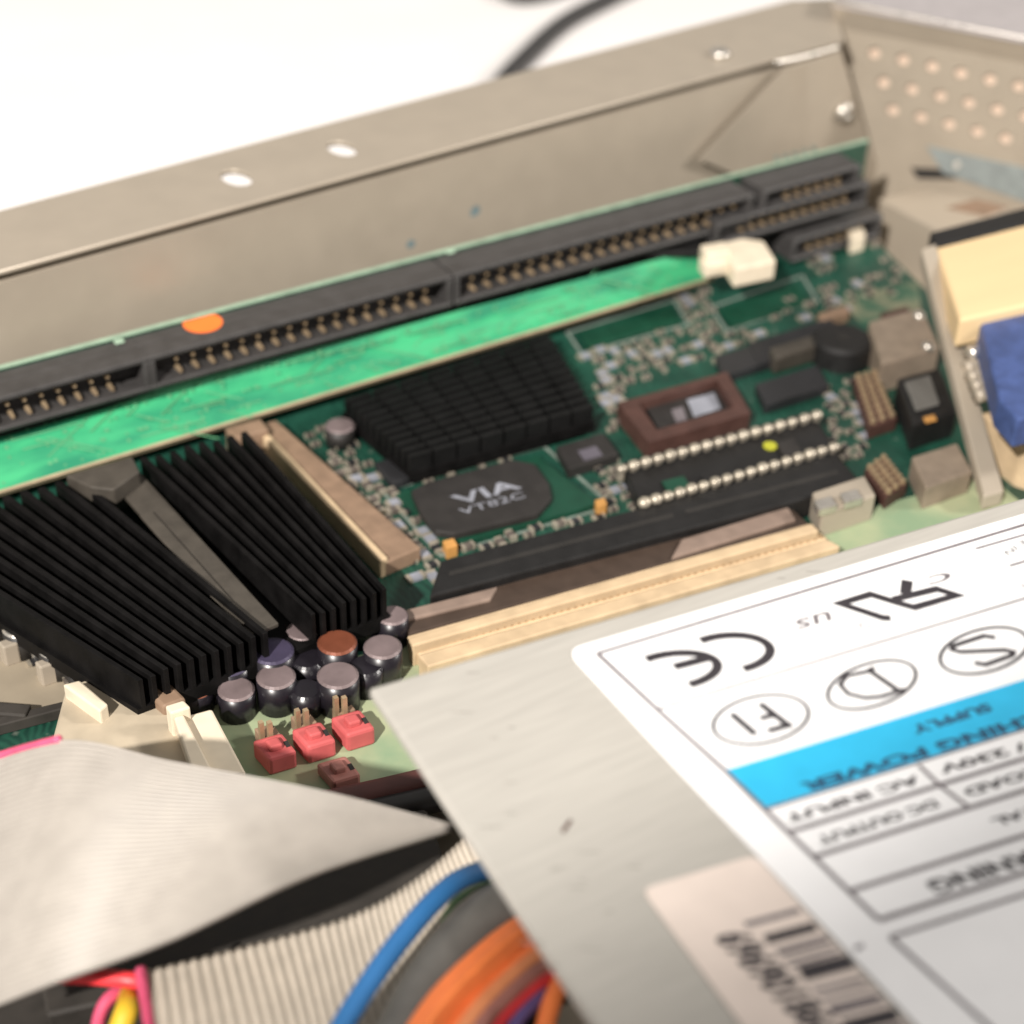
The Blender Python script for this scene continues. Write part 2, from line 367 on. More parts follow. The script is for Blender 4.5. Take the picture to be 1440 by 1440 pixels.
# silkscreen frames around the empty footprints
def silk_frame(quad, wpx=4):
    z = 0.004; q = [P(x, y, z) for x, y in quad]; c = sum(q, Vector())/4
    bm = bmesh.new()
    for i in range(4):
        a, b = q[i], q[(i+1) % 4]; n = (b-a).cross(Vector((0, 0, 1))).normalized()*0.035; d = (b-a).normalized()*0.035
        if i % 2: d = -d*0.99
        add_hexa(bm, [a-n-d, b-n+d, b+n+d, a+n-d], [p+Vector((0, 0, 0.008+0.001*i)) for p in (a-n-d, b-n+d, b+n+d, a+n-d)])
    return fin('silkscreen_frame', bm, 'silk', mb)
silk_frame([(798, 468), (948, 422), (968, 456), (818, 498)])
silk_frame([(1000, 432), (1128, 388), (1150, 424), (1022, 466)])
silk_frame([(538, 692), (765, 628), (860, 712), (620, 782)])
prism('bare_footprint', [(812, 467), (942, 428), (956, 452), (826, 488)], 0.09, 0.0, 'substrate', mb, 0.01)
prism('bare_footprint', [(1012, 434), (1120, 398), (1138, 424), (1030, 458)], 0.09, 0.0, 'substrate', mb, 0.01)

# ---- printing helpers (thin ink layers with a little thickness)
def aff(O, E, H, z):
    o, e, h = P(*O, z), P(*E, z), P(*H, z); return o, e-o, h-o
def text_mesh(s, bold=0.0):
    cu = bpy.data.curves.new('t', 'FONT'); cu.body = s; cu.size = 1; cu.offset = bold; cu.resolution_u = 3
    t = bpy.data.objects.new('t', cu); COL.objects.link(t)
    me = bpy.data.meshes.new_from_object(t.evaluated_get(bpy.context.evaluated_depsgraph_get()))
    bpy.data.objects.remove(t); bpy.data.curves.remove(cu); return me
def text(s, O, E, H, z, mt, parent, bold=0.012, name='printed_text'):
    me = text_mesh(s, bold); bm = bmesh.new(); bm.from_mesh(me); bpy.data.meshes.remove(me)
    xs = [v.co.x for v in bm.verts]; ys = [v.co.y for v in bm.verts]
    x0, x1, y0, y1 = min(xs), max(xs), min(ys), max(ys)
    o, e, h = aff(O, E, H, z)
    for v in bm.verts: v.co = o+e*((v.co.x-x0)/(x1-x0))+h*((v.co.y-y0)/(y1-y0))
    return fin(name, bm, mt, parent)
def ink_poly(bm, pts, z, h=0.003):
    add_hexa(bm, [P(x, y, z) for x, y in pts], [P(x, y, z)+Vector((0, 0, h)) for x, y in pts])
def stroke(bm, pts, wid, z, closed=False, h=0.002):
    """ink line of even width on the level z through picture points"""
    q = [P(x, y, z) for x, y in pts]; n = len(q); L_, R_ = [], []
    for i in range(n):
        a = q[i-1] if (i > 0 or closed) else q[i]; b = q[(i+1) % n] if (i < n-1 or closed) else q[i]
        d1 = (q[i]-a); d2 = (b-q[i]); d = ((d1.normalized() if d1.length > 1e-6 else Vector())+(d2.normalized() if d2.length > 1e-6 else Vector())).normalized()
        nn = Vector((-d.y, d.x, 0)); k = 1.0
        if d1.length > 1e-6: k = max(0.5, abs(nn.dot(Vector((-d1.y, d1.x, 0)).normalized())))
        L_.append(q[i]+nn*wid/2/k); R_.append(q[i]-nn*wid/2/k)
    up = Vector((0, 0, h))
    vl = [bm.verts.new(p+up) for p in L_]; vr = [bm.verts.new(p+up) for p in R_]
    for i in range(n if closed else n-1):
        j = (i+1) % n; bm.faces.new((vl[i], vr[i], vr[j], vl[j]))
def strokes(name, lst, z, mt, parent):
    bm = bmesh.new()
    for k, (pts, wd) in enumerate(lst): stroke(bm, pts, wd, z, h=0.002+0.0004*k)
    return fin(name, bm, mt, parent)

# ---- chips
sb = prism('chip_substrate', [(556, 694), (756, 640), (842, 708), (628, 768)], 0.10, 0.0, 'substrate', mb, 0.01)
q = [(578, 690), (600, 678), (720, 646), (752, 652), (772, 680), (776, 700), (756, 722), (640, 750), (612, 746), (592, 722)]
prism('chip_body', q, 0.24, 0.10, 'chip', sb, 0.02)
text('VIA', (645, 711), (735, 686), (632, 698), 0.244, 'chipprint', sb, 0.02)
text('VT82C', (650, 724), (740, 699), (644, 716), 0.244, 'chipprint', sb, 0.0)
c2 = prism('small_chip', [(782, 628), (848, 608), (870, 638), (800, 660)], 0.22, 0.0, 'chip', mb, 0.02)
prism('paper_mark', [(812, 634), (838, 627), (848, 640), (822, 648)], 0.228, 0.222, 'lilac', c2, 0)
prism('small_chip', [(1052, 482), (1168, 446), (1186, 474), (1068, 512)], 0.22, 0.0, 'smddark', mb, 0.02)
prism('small_chip', [(1062, 540), (1150, 512), (1166, 542), (1076, 570)], 0.22, 0.0, 'smddark', mb, 0.02)
prism('small_chip', [(1006, 500), (1060, 484), (1070, 512), (1016, 530)], 0.2, 0.0, 'smddark', mb, 0.02)
prism('crystal', [(1082, 488), (1162, 464), (1170, 478), (1090, 503)], 0.42, 0.0, 'strap', mb, 0.06)
prism('crystal', [(526, 612+38), (560, 640), (585, 668), (552, 680)], 0.18, 0.0, 'smddark', mb, 0.03)
# PLCC socket with chip and sticker
soc = thing_socket = prism('chip_socket', [(905, 566), (1008, 536), (1030, 572), (925, 602)], 0.2, 0.0, 'chip', mb, 0.01)
outer = [P(x, y, 0.4) for x, y in ((868, 566), (1022, 522), (1056, 580), (912, 622))]
inner = [P(x, y, 0.4) for x, y in ((898, 566), (1008, 534), (1032, 572), (924, 604))]
for i in range(4):
    j = (i+1) % 4; pts = [outer[i], outer[j], inner[j], inner[i]]
    prism_pts('socket_rim', pts, 0.0, 'brown', soc, 0.012)
prism('paper_sticker', [(966, 562), (1004, 552), (1014, 574), (976, 586)], 0.212, 0.202, 'chipprint', soc, 0)
prism('paper_sticker', [(944, 576), (960, 572), (966, 590), (951, 594)], 0.212, 0.202, 'greyprint', soc, 0)
# the DIP module with two rows of bright pins
ZB = 0.75
dip = prism('dip_module', [(876, 650), (1140, 578), (1180, 640), (905, 716)], 0.4, 0.0, 'slotblack', mb, 0.02)
bead = bmesh.new(); bmesh.ops.create_uvsphere(bead, u_segments=10, v_segments=7, radius=0.105*U)
for v in bead.verts: v.co.z = v.co.z*0.9+ (0.05*U); v.co.x *= 1.15
for f in bead.faces: f.smooth = True
bm2 = bmesh.new(); add_hexa(bm2, [Vector(p)*U for p in ((-.05, -.03, -.25), (.05, -.03, -.25), (.05, .03, -.25), (-.05, .03, -.25))], [Vector(p)*U for p in ((-.05, -.03, .02), (.05, -.03, .02), (.05, .03, .02), (-.05, .03, .02))])
tmp = bpy.data.meshes.new('tmp'); bm2.to_mesh(tmp); bead.from_mesh(tmp)
pin_me = bpy.data.meshes.new('pin'); bead.to_mesh(pin_me); bead.free(); pin_me.materials.append(M['tin'])
for (a, b) in (((874, 662), (1148, 587)), ((906, 710), (1172, 632))):
    for k in range(17):
        t = k/16; p = P(lerp(a[0], b[0], t), lerp(a[1], b[1], t), 0.47)
        o = place('pin', pin_me, p, dip); s = random.uniform(0.9, 1.08); o.scale = (s, s, s)
bm = bmesh.new(); cyl(bm, P(1083, 628, 0.4), 0.13, 0.401, 0.43, 16); fin('yellow_mark', bm, 'yellowdot', dip)
prism('raised_rib', [(985, 668), (1075, 643), (1083, 656), (993, 681)], 0.48, 0.4, 'slotblack', dip, 0.02)
prism('small_component', [(1092, 622), (1116, 615), (1128, 634), (1102, 641)], 0.47, 0.4, 'chip', dip, 0.02)
prism('small_component', [(930, 676), (962, 668), (972, 684), (940, 692)], 0.45, 0.4, 'substrate', dip, 0.02)

# ---- expansion slots
isa = prism('black_slot', [(620, 788), (1178, 640), (1212, 680), (604, 838)], 0.45, 0.0, 'slotblack', mb, 0.04)
q = [P(x, y, 0.45) for x, y in ((620, 788), (1178, 640), (1212, 680), (604, 838))]
for k in range(2):
    bm = bmesh.new(); s0, s1 = ((0.03, 0.55), (0.58, 0.97))[k]
    pts = [qpt(q, s0, 0.42), qpt(q, s1, 0.42), qpt(q, s1, 0.56), qpt(q, s0, 0.56)]
    add_hexa(bm, [p+Vector((0, 0, 0.002)) for p in pts], [p+Vector((0, 0, 0.004)) for p in pts]); fin('slot_groove', bm, 'darkslot', isa)
slot_shade = prism('brown_slot', [(572, 858), (1110, 712), (1138, 736), (574, 892)], 0.28, 0.0, 'brownslot', mb, 0.03)  # dark strip painted in for shade on the cream slot
prism('slot_end', [(958, 758), (1108, 712), (1120, 730), (944, 784)], 0.34, 0.0, 'mauve', slot_shade, 0.03)  # paler ends paint the lit parts beside that shade
prism('slot_end', [(566, 858), (700, 824), (690, 842), (568, 872)], 0.34, 0.0, 'mauve', slot_shade, 0.03)
pci = prism('cream_slot', [(572, 894), (1140, 735), (1150, 745), (580, 906)], 0.3, 0.0, 'cream', mb, 0.03)
for (qq, z) in (([(574, 897), (1142, 736), (1152, 746), (580, 908)], 0.44), ([(579, 908), (1152, 747), (1164, 757), (589, 921)], 0.26), ([(588, 921), (1164, 758), (1182, 768), (602, 937)], 0.46)):
    prism('slot_ridge', qq, z, 0.0, 'cream', pci, 0.03)

bm = bmesh.new()
for k in range(58):
    t = (k+.5)/58; c = P(lerp(584, 1158, t), lerp(914, 752, t), 0.27); box_axes(bm, c, Vector((.025, 0, 0)), Vector((0, .07, 0)), Vector((0, 0, .025)))
tag(fin('slot_contacts', bm, 'gold', pci), kind='stuff')
# ---- CPU socket edge
prism('processor_socket', [(352, 600), (388, 590), (592, 770), (540, 792)], 0.3, 0.0, 'tanplastic', mb, 0.03)
prism('socket_lever', [(355, 598), (364, 595), (546, 784), (534, 789)], 0.38, 0.0, 'cream', mb, 0.03)
prism('socket_tab', [(316, 602), (366, 588), (378, 604), (332, 616)], 0.5, 0.0, 'tanplastic', mb, 0.03)
prism('socket_base', [(100, 900), (150, 860), (240, 950), (215, 965)], 0.3, 0.0, 'tanplastic', mb, 0.03)

# ---- capacitors
def capacitor(px, py, r, zt, top, parent=mb, sleeve='capsleeve'):
    c = P(px, py, zt); bm = bmesh.new(); cyl(bm, c, r, 0.0, zt-0.03, 24); 
    o = fin('capacitor', bm, sleeve, parent)
    for p in o.data.polygons: p.use_smooth = len(p.vertices) == 4
    bm = bmesh.new(); cyl(bm, c, r*0.98, zt-0.03, zt, 24, r1=r*0.86)
    t = fin('can_top', bm, top, o)
    return o
for a in ((426, 885, .27, .62, 'captop'), (474, 902, .31, .7, 'captopred'), (538, 908, .30, .66, 'captop'), (388, 950, .30, .6, 'captop'),
          (475, 948, .32, .64, 'captop'), (332, 968, .28, .5, 'captop'), (383, 914, .33, .68, 'captopviolet'),
          (508, 860, .25, .6, 'captopviolet'), (552, 864, .25, .55, 'captop'), (276, 966, .25, .4, 'captopred'), (228, 934, .20, .6, 'captop'), (322, 930, .33, .6, 'captopviolet'),
          (432, 925, .26, .5, 'capsleeve'), (430, 968, .24, .45, 'capsleeve'), (515, 935, .26, .5, 'capsleeve'), (300, 950, .22, .42, 'captop')):
    capacitor(*a)
for a in ((28, 880, .28, .5, 'bright_metal'), (80, 908, .29, .5, 'bright_metal'), (116, 940, .24, .4, 'captop'), (-14, 858, .3, .5, 'bright_metal')):
    capacitor(*a, sleeve='chip')
for k, (x, y) in enumerate(((50, 900), (98, 930), (62, 928), (132, 956), (104, 962), (10, 900))):
    prism('metal_tab', [(x-14, y+2), (x+8, y-5), (x+16, y+4), (x-6, y+11)], 0.28+.06*(k % 3), 0.0, ('bright_metal', 'chip', 'zinc')[k % 3], mb, 0.03)
capacitor(478, 597, .28, .4, 'captop', sleeve='chip')
# ---- round buzzer near the rear connectors
c = P(1186, 474, 0.5); bm = bmesh.new(); cyl(bm, c, 0.62, 0.0, 0.44, 32); cyl(bm, c, 0.62, 0.44, 0.5, 32, r1=0.55); bz = fin('buzzer', bm, 'slotblack', mb)
bm = bmesh.new(); cyl(bm, c, 0.12, 0.501, 0.506, 16); fin('sound_hole', bm, 'darkslot', bz)

# ---- power connector, cream, lower left
pw = prism('power_connector', [(92, 968), (160, 938), (252, 985), (330, 1090), (60, 1090)], 0.5, 0.0, 'paleconn', mb, 0.04)
prism('connector_wall', [(88, 962), (112, 956), (152, 990), (140, 1000)], 0.75, 0.3, 'ivory', pw, 0.03)
prism('connector_wall', [(160, 934), (205, 925), (262, 982), (230, 994)], 0.68, 0.3, 'tanplastic', pw, 0.05)
prism('connector_latch', [(232, 992), (258, 984), (268, 994), (240, 1003)], 0.95, 0.3, 'ivory', pw, 0.03)
wc = prism('white_connector', [(246, 1010), (298, 996), (346, 1086), (278, 1090)], 0.7, 0.0, 'ivory', mb, 0.04)
prism('connector_key', [(244, 1008), (258, 1004), (300, 1086), (272, 1090)], 0.86, 0.6, 'ivory', wc, 0.03)
prism('dark_edge', [(-60, 1022), (96, 984), (104, 992), (-60, 1036)], 0.2, 0.0, 'cage', mb, 0.02)
prism('dark_edge', [(-20, 985), (44, 990), (36, 1006), (-20, 1002)], 0.25, 0.0, 'cage', mb, 0.03)

# ---- tan header posts that the red caps sit beside
for (x, y) in ((373, 1020), (424, 1003), (478, 985)):
    h = prism('header_block', [(x-16, y+4), (x+10, y-3), (x+22, y+12), (x-3, y+20)], 0.25, 0.0, 'tanplastic', mb, 0.02)
    for dx in (-6, 6):
        p = P(x+dx, y, 0.5); bm = bmesh.new(); box_axes(bm, Vector((p.x, p.y, 0.37)), Vector((.035, 0, 0)), Vector((0, .035, 0)), Vector((0, 0, .2))); fin('pin', bm, 'gold', h)

# ---- rear connectors
j1 = prism('metal_jack_shell', [(1222, 452), (1296, 432), (1322, 488), (1240, 512)], 0.7, 0.0, 'jack', mb, 0.03)
for (x, y) in ((1292, 446), (1304, 489)): dome('retaining_screw', P(x, y, 0.7), (0.2, -0.1, 1), 0.13, 0.12, 'bright_metal', j1)
j2 = prism('black_jack', [(1262, 532), (1322, 516), (1346, 578), (1284, 598)], 0.6, 0.0, 'slotblack', mb, 0.05)
prism('jack_cap', [(1272, 536), (1308, 526), (1322, 566), (1288, 576)], 0.68, 0.6, 'w_grey', j2, 0.08)
prism('amber_tab', [(1298, 586), (1314, 582), (1318, 590), (1302, 594)], 0.64, 0.6, 'amber', j2, 0.02)
prism('beige_connector', [(1282, 642), (1346, 622), (1368, 662), (1302, 686)], 0.5, 0.0, 'tanplastic', mb, 0.04).data.materials[0] = M['jack']
def pin_block(quad, zt, nx, ny):
    b = prism('pin_block', quad, zt, 0.0, 'brown', mb, 0.02); q = [P(x, y, zt) for x, y in quad]
    bm = bmesh.new(); box_axes(bm, Vector((0, 0, 0.05*U)), Vector((.04*U, 0, 0)), Vector((0, .04*U, 0)), Vector((0, 0, .05*U)))
    me = bpy.data.meshes.new('pin'); bm.to_mesh(me); bm.free(); me.materials.append(M['gold'])
    for i in range(nx):
        for j in range(ny): place('pin', me, qpt(q, (i+.5)/nx, (j+.5)/ny), b)
pin_block([(1200, 530), (1232, 522), (1262, 588), (1222, 602)], 0.28, 3, 8)
pin_block([(1216, 660), (1244, 640), (1276, 680), (1246, 700)], 0.28, 3, 6)
wc2 = prism('shiny_connector', [(1142, 692), (1216, 668), (1232, 696), (1156, 722)], 0.55, 0.0, 'zinc', mb, 0.04)
for (a, b) in ((1158, 700), (1194, 690)): prism('shield_tab', [(a-14, b+3), (a+12, b-4), (a+20, b+9), (a-6, b+16)], 0.68, 0.5, 'bright_metal', wc2, 0.03)
prism('white_component', [(1192, 322), (1212, 316), (1218, 330), (1198, 336)], 0.4, 0.0, 'ivory', mb, 0.03)
for k, (x, y) in enumerate(((1130, 335), (1150, 342), (1172, 332), (1160, 322))):
    prism('small_capacitor', [(x-8, y), (x+6, y-4), (x+10, y+6), (x-4, y+11)], 0.22, 0, 'bright_metal', mb, 0.02)
prism('beige_component', [(1150, 440), (1190, 428), (1196, 438), (1158, 450)], 0.25, 0, 'tanplastic', mb, 0.03)
prism('beige_component', [(1238, 448-8), (1276, 430), (1282, 438), (1244, 449)], 0.2, 0, 'brown', mb, 0.03)
prism('amber_component', [(622, 760), (638, 756), (644, 766), (628, 771)], 0.25, 0, 'amber', mb, 0.02)
prism('amber_component', [(836, 703), (850, 699), (854, 708), (840, 712)], 0.25, 0, 'amber', mb, 0.02)

# ---- surface-mount parts, each an individual
def smd_mesh(L_, W_, H_, body):
    bm = bmesh.new()
    box_axes(bm, Vector((0, 0, H_/2))*U, Vector((L_*.28, 0, 0))*U, Vector((0, W_*.5, 0))*U, Vector((0, 0, H_*.5))*U, 0)
    for s in (-1, 1): box_axes(bm, Vector((s*L_*.39, 0, H_/2))*U, Vector((L_*.11, 0, 0))*U, Vector((0, W_*.52, 0))*U, Vector((0, 0, H_*.54))*U, 1)
    me = bpy.data.meshes.new('smd'); bm.to_mesh(me); bm.free(); me.materials.append(M[body]); me.materials.append(M['tin']); return me
SMD = [smd_mesh(.24, .13, .07, 'smddark'), smd_mesh(.24, .13, .10, 'smdbody'), smd_mesh(.18, .10, .08, 'smdbody'), smd_mesh(.32, .17, .06, 'chipprint')]
def scatter(quad, n, kinds=(0, 1, 2, 3)):
    q = [P(x, y, 0.0) for x, y in quad]; placed = []; tries = 0
    while len(placed) < n and tries < n*30:
        tries += 1; p = qpt(q, random.random(), random.random())
        if any((p-o).length < 0.24 for o in placed): continue
        placed.append(p); k = random.choice(kinds)
        p = Vector((p.x, p.y, 0.002)); place('capacitor_chip' if k in (1, 2) else 'resistor_chip', SMD[k], p, mb, (0, 0, random.choice((0, 0, math.pi/2))+random.uniform(-.04, .04)))
scatter([(430, 610), (470, 600), (640, 790), (590, 830)], 46)
scatter([(820, 500), (950, 462), (985, 505), (850, 560)], 34)
scatter([(955, 420), (995, 410), (1010, 470), (975, 480)], 14)
scatter([(975, 480), (1060, 462), (1075, 480), (990, 520)], 10)
scatter([(600, 668), (720, 632), (730, 642), (600, 680)], 10)
scatter([(838, 560), (872, 550), (890, 600), (850, 612)], 9, (1, 2, 3))
scatter([(840, 650), (870, 640), (895, 715), (850, 725)], 12)
scatter([(1150, 540), (1200, 520), (1225, 640), (1175, 650)], 20)
scatter([(1130, 350), (1240, 320), (1280, 420), (1180, 440)], 26)
scatter([(640, 772), (840, 722), (850, 728), (650, 782)], 14, (0, 1, 2))
scatter([(1070, 430), (1160, 405), (1180, 440), (1080, 470)], 10)
scatter([(0, 895), (30, 895), (110, 965), (90, 975)], 7)

# ================================================================== upright connector card along the wall
CT = 2.0
card = VPlane(P(0, 520, CT), P(1200, 205, CT))
cfront = card.shifted(0.85)
cd_ = thing('connector_card', 'green edged upright board carrying black pin headers along the case wall', 'circuit board', (2, 4.2, 0))
u0, u1 = card.hit(-80, 541)[0], card.hit(1222, 198)[0]
bm = bmesh.new()
add_hexa(bm, [card.pt(u0, 0.0, 0), card.pt(u1, 0.0, 0), card.pt(u1, 0.0, -.10), card.pt(u0, 0.0, -.10)], [card.pt(u0, CT, 0), card.pt(u1, CT, 0), card.pt(u1, CT, -.10), card.pt(u0, CT, -.10)])
fin('board', bm, 'substrate', cd_)
bm = bmesh.new()
add_hexa(bm, [card.pt(u0, CT+.004, .0), card.pt(u1, CT+.004, .0), card.pt(u1, CT+.004, -.10), card.pt(u0, CT+.004, -.10)], [card.pt(u0, CT+.03, .0), card.pt(u1, CT+.03, .0), card.pt(u1, CT+.03, -.10), card.pt(u0, CT+.03, -.10)])
fin('board_edge', bm, 'pcbedge', cd_)
bm = bmesh.new(); box_axes(bm, Vector((0, 0, 0)), cfront.e*0.036*U, cfront.n*0.10*U, Vector((0, 0, 0.036*U)))
for v in bm.verts:
    if v.co.dot(cfront.n) > 0: v.co = cfront.n*v.co.dot(cfront.n)+(v.co-cfront.n*v.co.dot(cfront.n))*0.7
hp_me = bpy.data.meshes.new('pin'); bm.to_mesh(hp_me); bm.free(); hp_me.materials.append(M['gold'])
def header(pa, pb, cols, left_pad, right_pad, depth=0.85, top=None, zrow=0.27, notch=False):
    """box header on the card: front faces the viewer, pin rows between the two picture points"""
    vp = card.shifted(depth-0.12)
    (ua, za), (ub, zb) = vp.hit(*pa), vp.hit(*pb)
    zc = (za+zb)/2; zc = min(zc, (top or 9)-0.24); zt = top if top is not None else zc+0.19; zl = zc-zrow-0.17
    uA, uB = ua-left_pad, ub+right_pad
    root = None
    def blk(a, b, z0, z1, d0, d1, parent, name, bv=0.02):
        bm = bmesh.new(); add_hexa(bm, [card.pt(a, z0, d0), card.pt(b, z0, d0), card.pt(b, z0, d1), card.pt(a, z0, d1)], [card.pt(a, z1, d0), card.pt(b, z1, d0), card.pt(b, z1, d1), card.pt(a, z1, d1)])
        bev(bm, bv, 1); return fin(name, bm, 'black' if name != 'header_base' else 'slotblack', parent)
    root = blk(uA, uB, zl, zt, 0.004, depth*0.42, cd_, 'pin_header')
    blk(uA, uB, zt-0.10, zt, depth*0.40, depth, root, 'housing_wall')
    blk(uA, uB, zl, zl+0.09, depth*0.40, depth, root, 'housing_wall')
    blk(uA, uA+0.12, zl+.085, zt-.095, depth*0.40, depth-.004, root, 'housing_wall')
    blk(uB-0.12, uB, zl+.085, zt-.095, depth*0.40, depth-.004, root, 'housing_wall')
    for k in range(cols):
        t = k/(cols-1); u = lerp(ua, ub, t)
        z = lerp(za, zb, t)
        for r in (0, 1): place('pin', hp_me, card.pt(u+0.06*r, zc+(0 if r == 0 else -zrow), depth-0.20), root)
    return root, (uA, uB, zl, zt)
hA, _ = header((-40, 574), (150, 522), 9, 0.6, 0.75, top=CT-.02)
hB, bB = header((247, 497), (598, 402), 17, 0.55, 0.55, top=CT-.02)
hC, _ = header((664, 364), (1034, 268), 20, 0.45, 0.45, top=CT-.02)
hD, _ = header((1110, 244), (1182, 228), 6, 0.75, 0.55, top=CT-.02, zrow=0.17)
hE, _ = header((1042, 312), (1188, 273), 11, 0.75, 0.6, depth=0.95, zrow=0.2)
hF, _ = header((1138, 338), (1208, 318), 6, 0.55, 0.6, depth=1.05, zrow=0.2)
c = P(285, 453, CT+0.0); bm = bmesh.new(); cyl(bm, (c.x, c.y), 0.36, CT-.016, CT-.010, 28)
fin('orange_dot', bm, 'orange', hB)
# chrome key tabs between headers on the edge
for (x, y) in ((165, 478), (630, 352)):
    p = P(x, y, CT); bm = bmesh.new(); box_axes(bm, Vector((p.x, p.y-.1, CT+.02)), Vector((.09, 0, 0)), Vector((0, .06, 0)), Vector((0, 0, .03))); bev(bm, .02, 1); fin('solder_tab', bm, 'pcbedge', cd_)
for k in range(5):
    p = P(1092+k*13, 226-k*3.5, CT); bm = bmesh.new(); box_axes(bm, Vector((p.x, p.y, CT+.05)), Vector((.035, 0, 0)), Vector((0, .05, 0)), Vector((0, 0, .05))); fin('solder_pin', bm, 'silk', cd_)

# ================================================================== memory module in its slanted slot
ms = thing('memory_module', 'long bright green memory board leaning in front of the black pin headers', 'memory module', (-1, 3.2, 0))
qa = [P(-70, 622, 1.02), P(982, 350, 1.02), P(1004, 388, 0.45), P(-70, 710, 0.45)]
nrm = (qa[1]-qa[0]).cross(qa[3]-qa[0]).normalized(); nrm = nrm if nrm.z > 0 else -nrm
bm = bmesh.new(); add_hexa(bm, [p-nrm*0.12 for p in qa], qa); fin('module_board', bm, 'module', ms)
bm = bmesh.new(); uu = (qa[1]-qa[0]).normalized(); vv = nrm.cross(uu).normalized()
for k in range(260):
    c = qpt(qa, random.uniform(.02, .98), random.choice((.12, .2, .34, .5, .66, .8, .9))+random.uniform(-.02, .02))+nrm*.003
    rr_ = random.choice((.025, .03, .04)); bm.faces.new([bm.verts.new(c+uu*rr_*math.cos(2*math.pi*q_/6)+vv*rr_*math.sin(2*math.pi*q_/6)) for q_ in range(6)])
for k in range(46):
    c = qpt(qa, random.uniform(.02, .9), random.uniform(.15, .85))+nrm*.0025; l_ = random.uniform(.3, 1.4); d_ = (uu+vv*random.choice((0, 0, .6, -.6))).normalized(); n_ = nrm.cross(d_)*.012
    bm.faces.new([bm.verts.new(p) for p in (c-n_, c+d_*l_-n_, c+d_*l_+n_, c+n_)])
tag(fin('vias_and_traces', bm, 'tracegreen', ms), kind='stuff')
dlow = (qa[3]-qa[0]).normalized()
bm = bmesh.new(); a, b = qa[3]+dlow*.002, qa[2]+dlow*.002
add_hexa(bm, [a-nrm*.12, b-nrm*.12, b-nrm*.12+dlow*.06, a-nrm*.12+dlow*.06], [a+nrm*.004, b+nrm*.004, b+nrm*.004+dlow*.06, a+nrm*.004+dlow*.06]); fin('contact_edge', bm, 'tanedge', ms)
# the slot that holds it
sl_ = thing('memory_slot', 'black memory slot with a cream end latch above the green board', 'memory slot', (0, 3.7, 0))
v = card.shifted(0.55); a, b = card.hit(-80, 600)[0], card.hit(1075, 330)[0]
bm = bmesh.new(); add_hexa(bm, [card.pt(a, 0, .05), card.pt(b, 0, .05), card.pt(b, 0, .42), card.pt(a, 0, .42)], [card.pt(a, 1.02, .05), card.pt(b, 1.02, .05), card.pt(b, 1.02, .42), card.pt(a, 1.02, .42)]); bev(bm, .04, 2)
fin('slot_body', bm, 'slotblack', sl_)
prism('slot_rail', [(648, 398), (930, 322), (985, 330), (1000, 352), (900, 356), (655, 422)], 1.15, 1.0, 'slotblack', sl_, 0.04)
la = prism('end_latch', [(1010, 342), (1044, 334), (1074, 338), (1092, 366), (1034, 378)], 1.35, 0.9, 'ivory', sl_, 0.05)
prism('latch_finger', [(984, 344), (1020, 338), (1030, 352), (992, 358)], 1.45, 1.1, 'ivory', la, 0.05)
prism('latch_finger', [(982, 362), (1024, 355), (1030, 368), (992, 374)], 1.3, 1.0, 'ivory', la, 0.05)

# ================================================================== processor heatsink
hs_ = thing('processor_heatsink', 'large black finned heatsink held by a steel strap on the processor', 'heatsink', (-6.5, -0.3, 0.6))
ZH = 1.15
HQ = [P(-160, 742, ZH), P(352, 604, ZH), P(548, 826, ZH), P(188, 958, ZH)]
bm = bmesh.new(); add_hexa(bm, [Vector((p.x, p.y, .35)) for p in HQ], [Vector((p.x, p.y, .6)) for p in HQ]); fin('heatsink_base', bm, 'fin', hs_)
def fins(s0, s1, n):
    for k in range(n):
        s = lerp(s0, s1, (k+.5)/n); hw = 0.20*(s1-s0)/n
        pts = [qpt(HQ, s-hw, 0.0), qpt(HQ, s+hw, 0.0), qpt(HQ, s+hw, 1.0), qpt(HQ, s-hw, 1.0)]
        dz = random.uniform(-.04, .03)
        pts = [p+Vector((0, 0, dz)) for p in pts]
        prism_pts('cooling_fin', pts, 0.59, 'fin', hs_, 0.012)
fins(0.0, 0.52, 11); fins(0.665, 1.0, 8)
st = [P(148, 668, 1.0), P(190, 656, 1.0), P(392, 876, 1.0), P(350, 894, 1.0)]
clip = prism_pts('retaining_strap', st, 0.92, 'strap', hs_, 0.02)
prism('strap_hook', [(92, 668), (186, 642), (196, 662), (160, 688), (126, 684)], 1.3, 0.98, 'strap', clip, 0.03)
prism('strap_rib', [(196, 724), (214, 718), (352, 872), (334, 880)], 1.06, 1.0, 'strap', clip, 0.02)

# ================================================================== chipset heatsink with pin fins
ch = thing('chipset_heatsink', 'square black pin fin heatsink beside the printed square chip', 'heatsink', (0.3, 2.3, 0.1))
ZN = 0.62
NQ = [P(480, 560, ZN), P(772, 464, ZN), P(838, 574, ZN), P(578, 646, ZN)]
bm = bmesh.new(); add_hexa(bm, [Vector((p.x, p.y, .10)) for p in NQ], [Vector((p.x, p.y, .30)) for p in NQ]); fin('heatsink_base', bm, 'fin', ch)
rows, cols = 11, 8
for r in range(rows):
    bm = bmesh.new(); t0, t1 = (r+.28)/rows, (r+.72)/rows
    for c in range(cols):
        s0, s1 = (c+.05)/cols, (c+.95)/cols
        pts = [qpt(NQ, s0, t0), qpt(NQ, s1, t0), qpt(NQ, s1, t1), qpt(NQ, s0, t1)]
        add_hexa(bm, [Vector((p.x, p.y, .29)) for p in pts], pts)
    fin('pin_fin_row', bm, 'finb', ch)

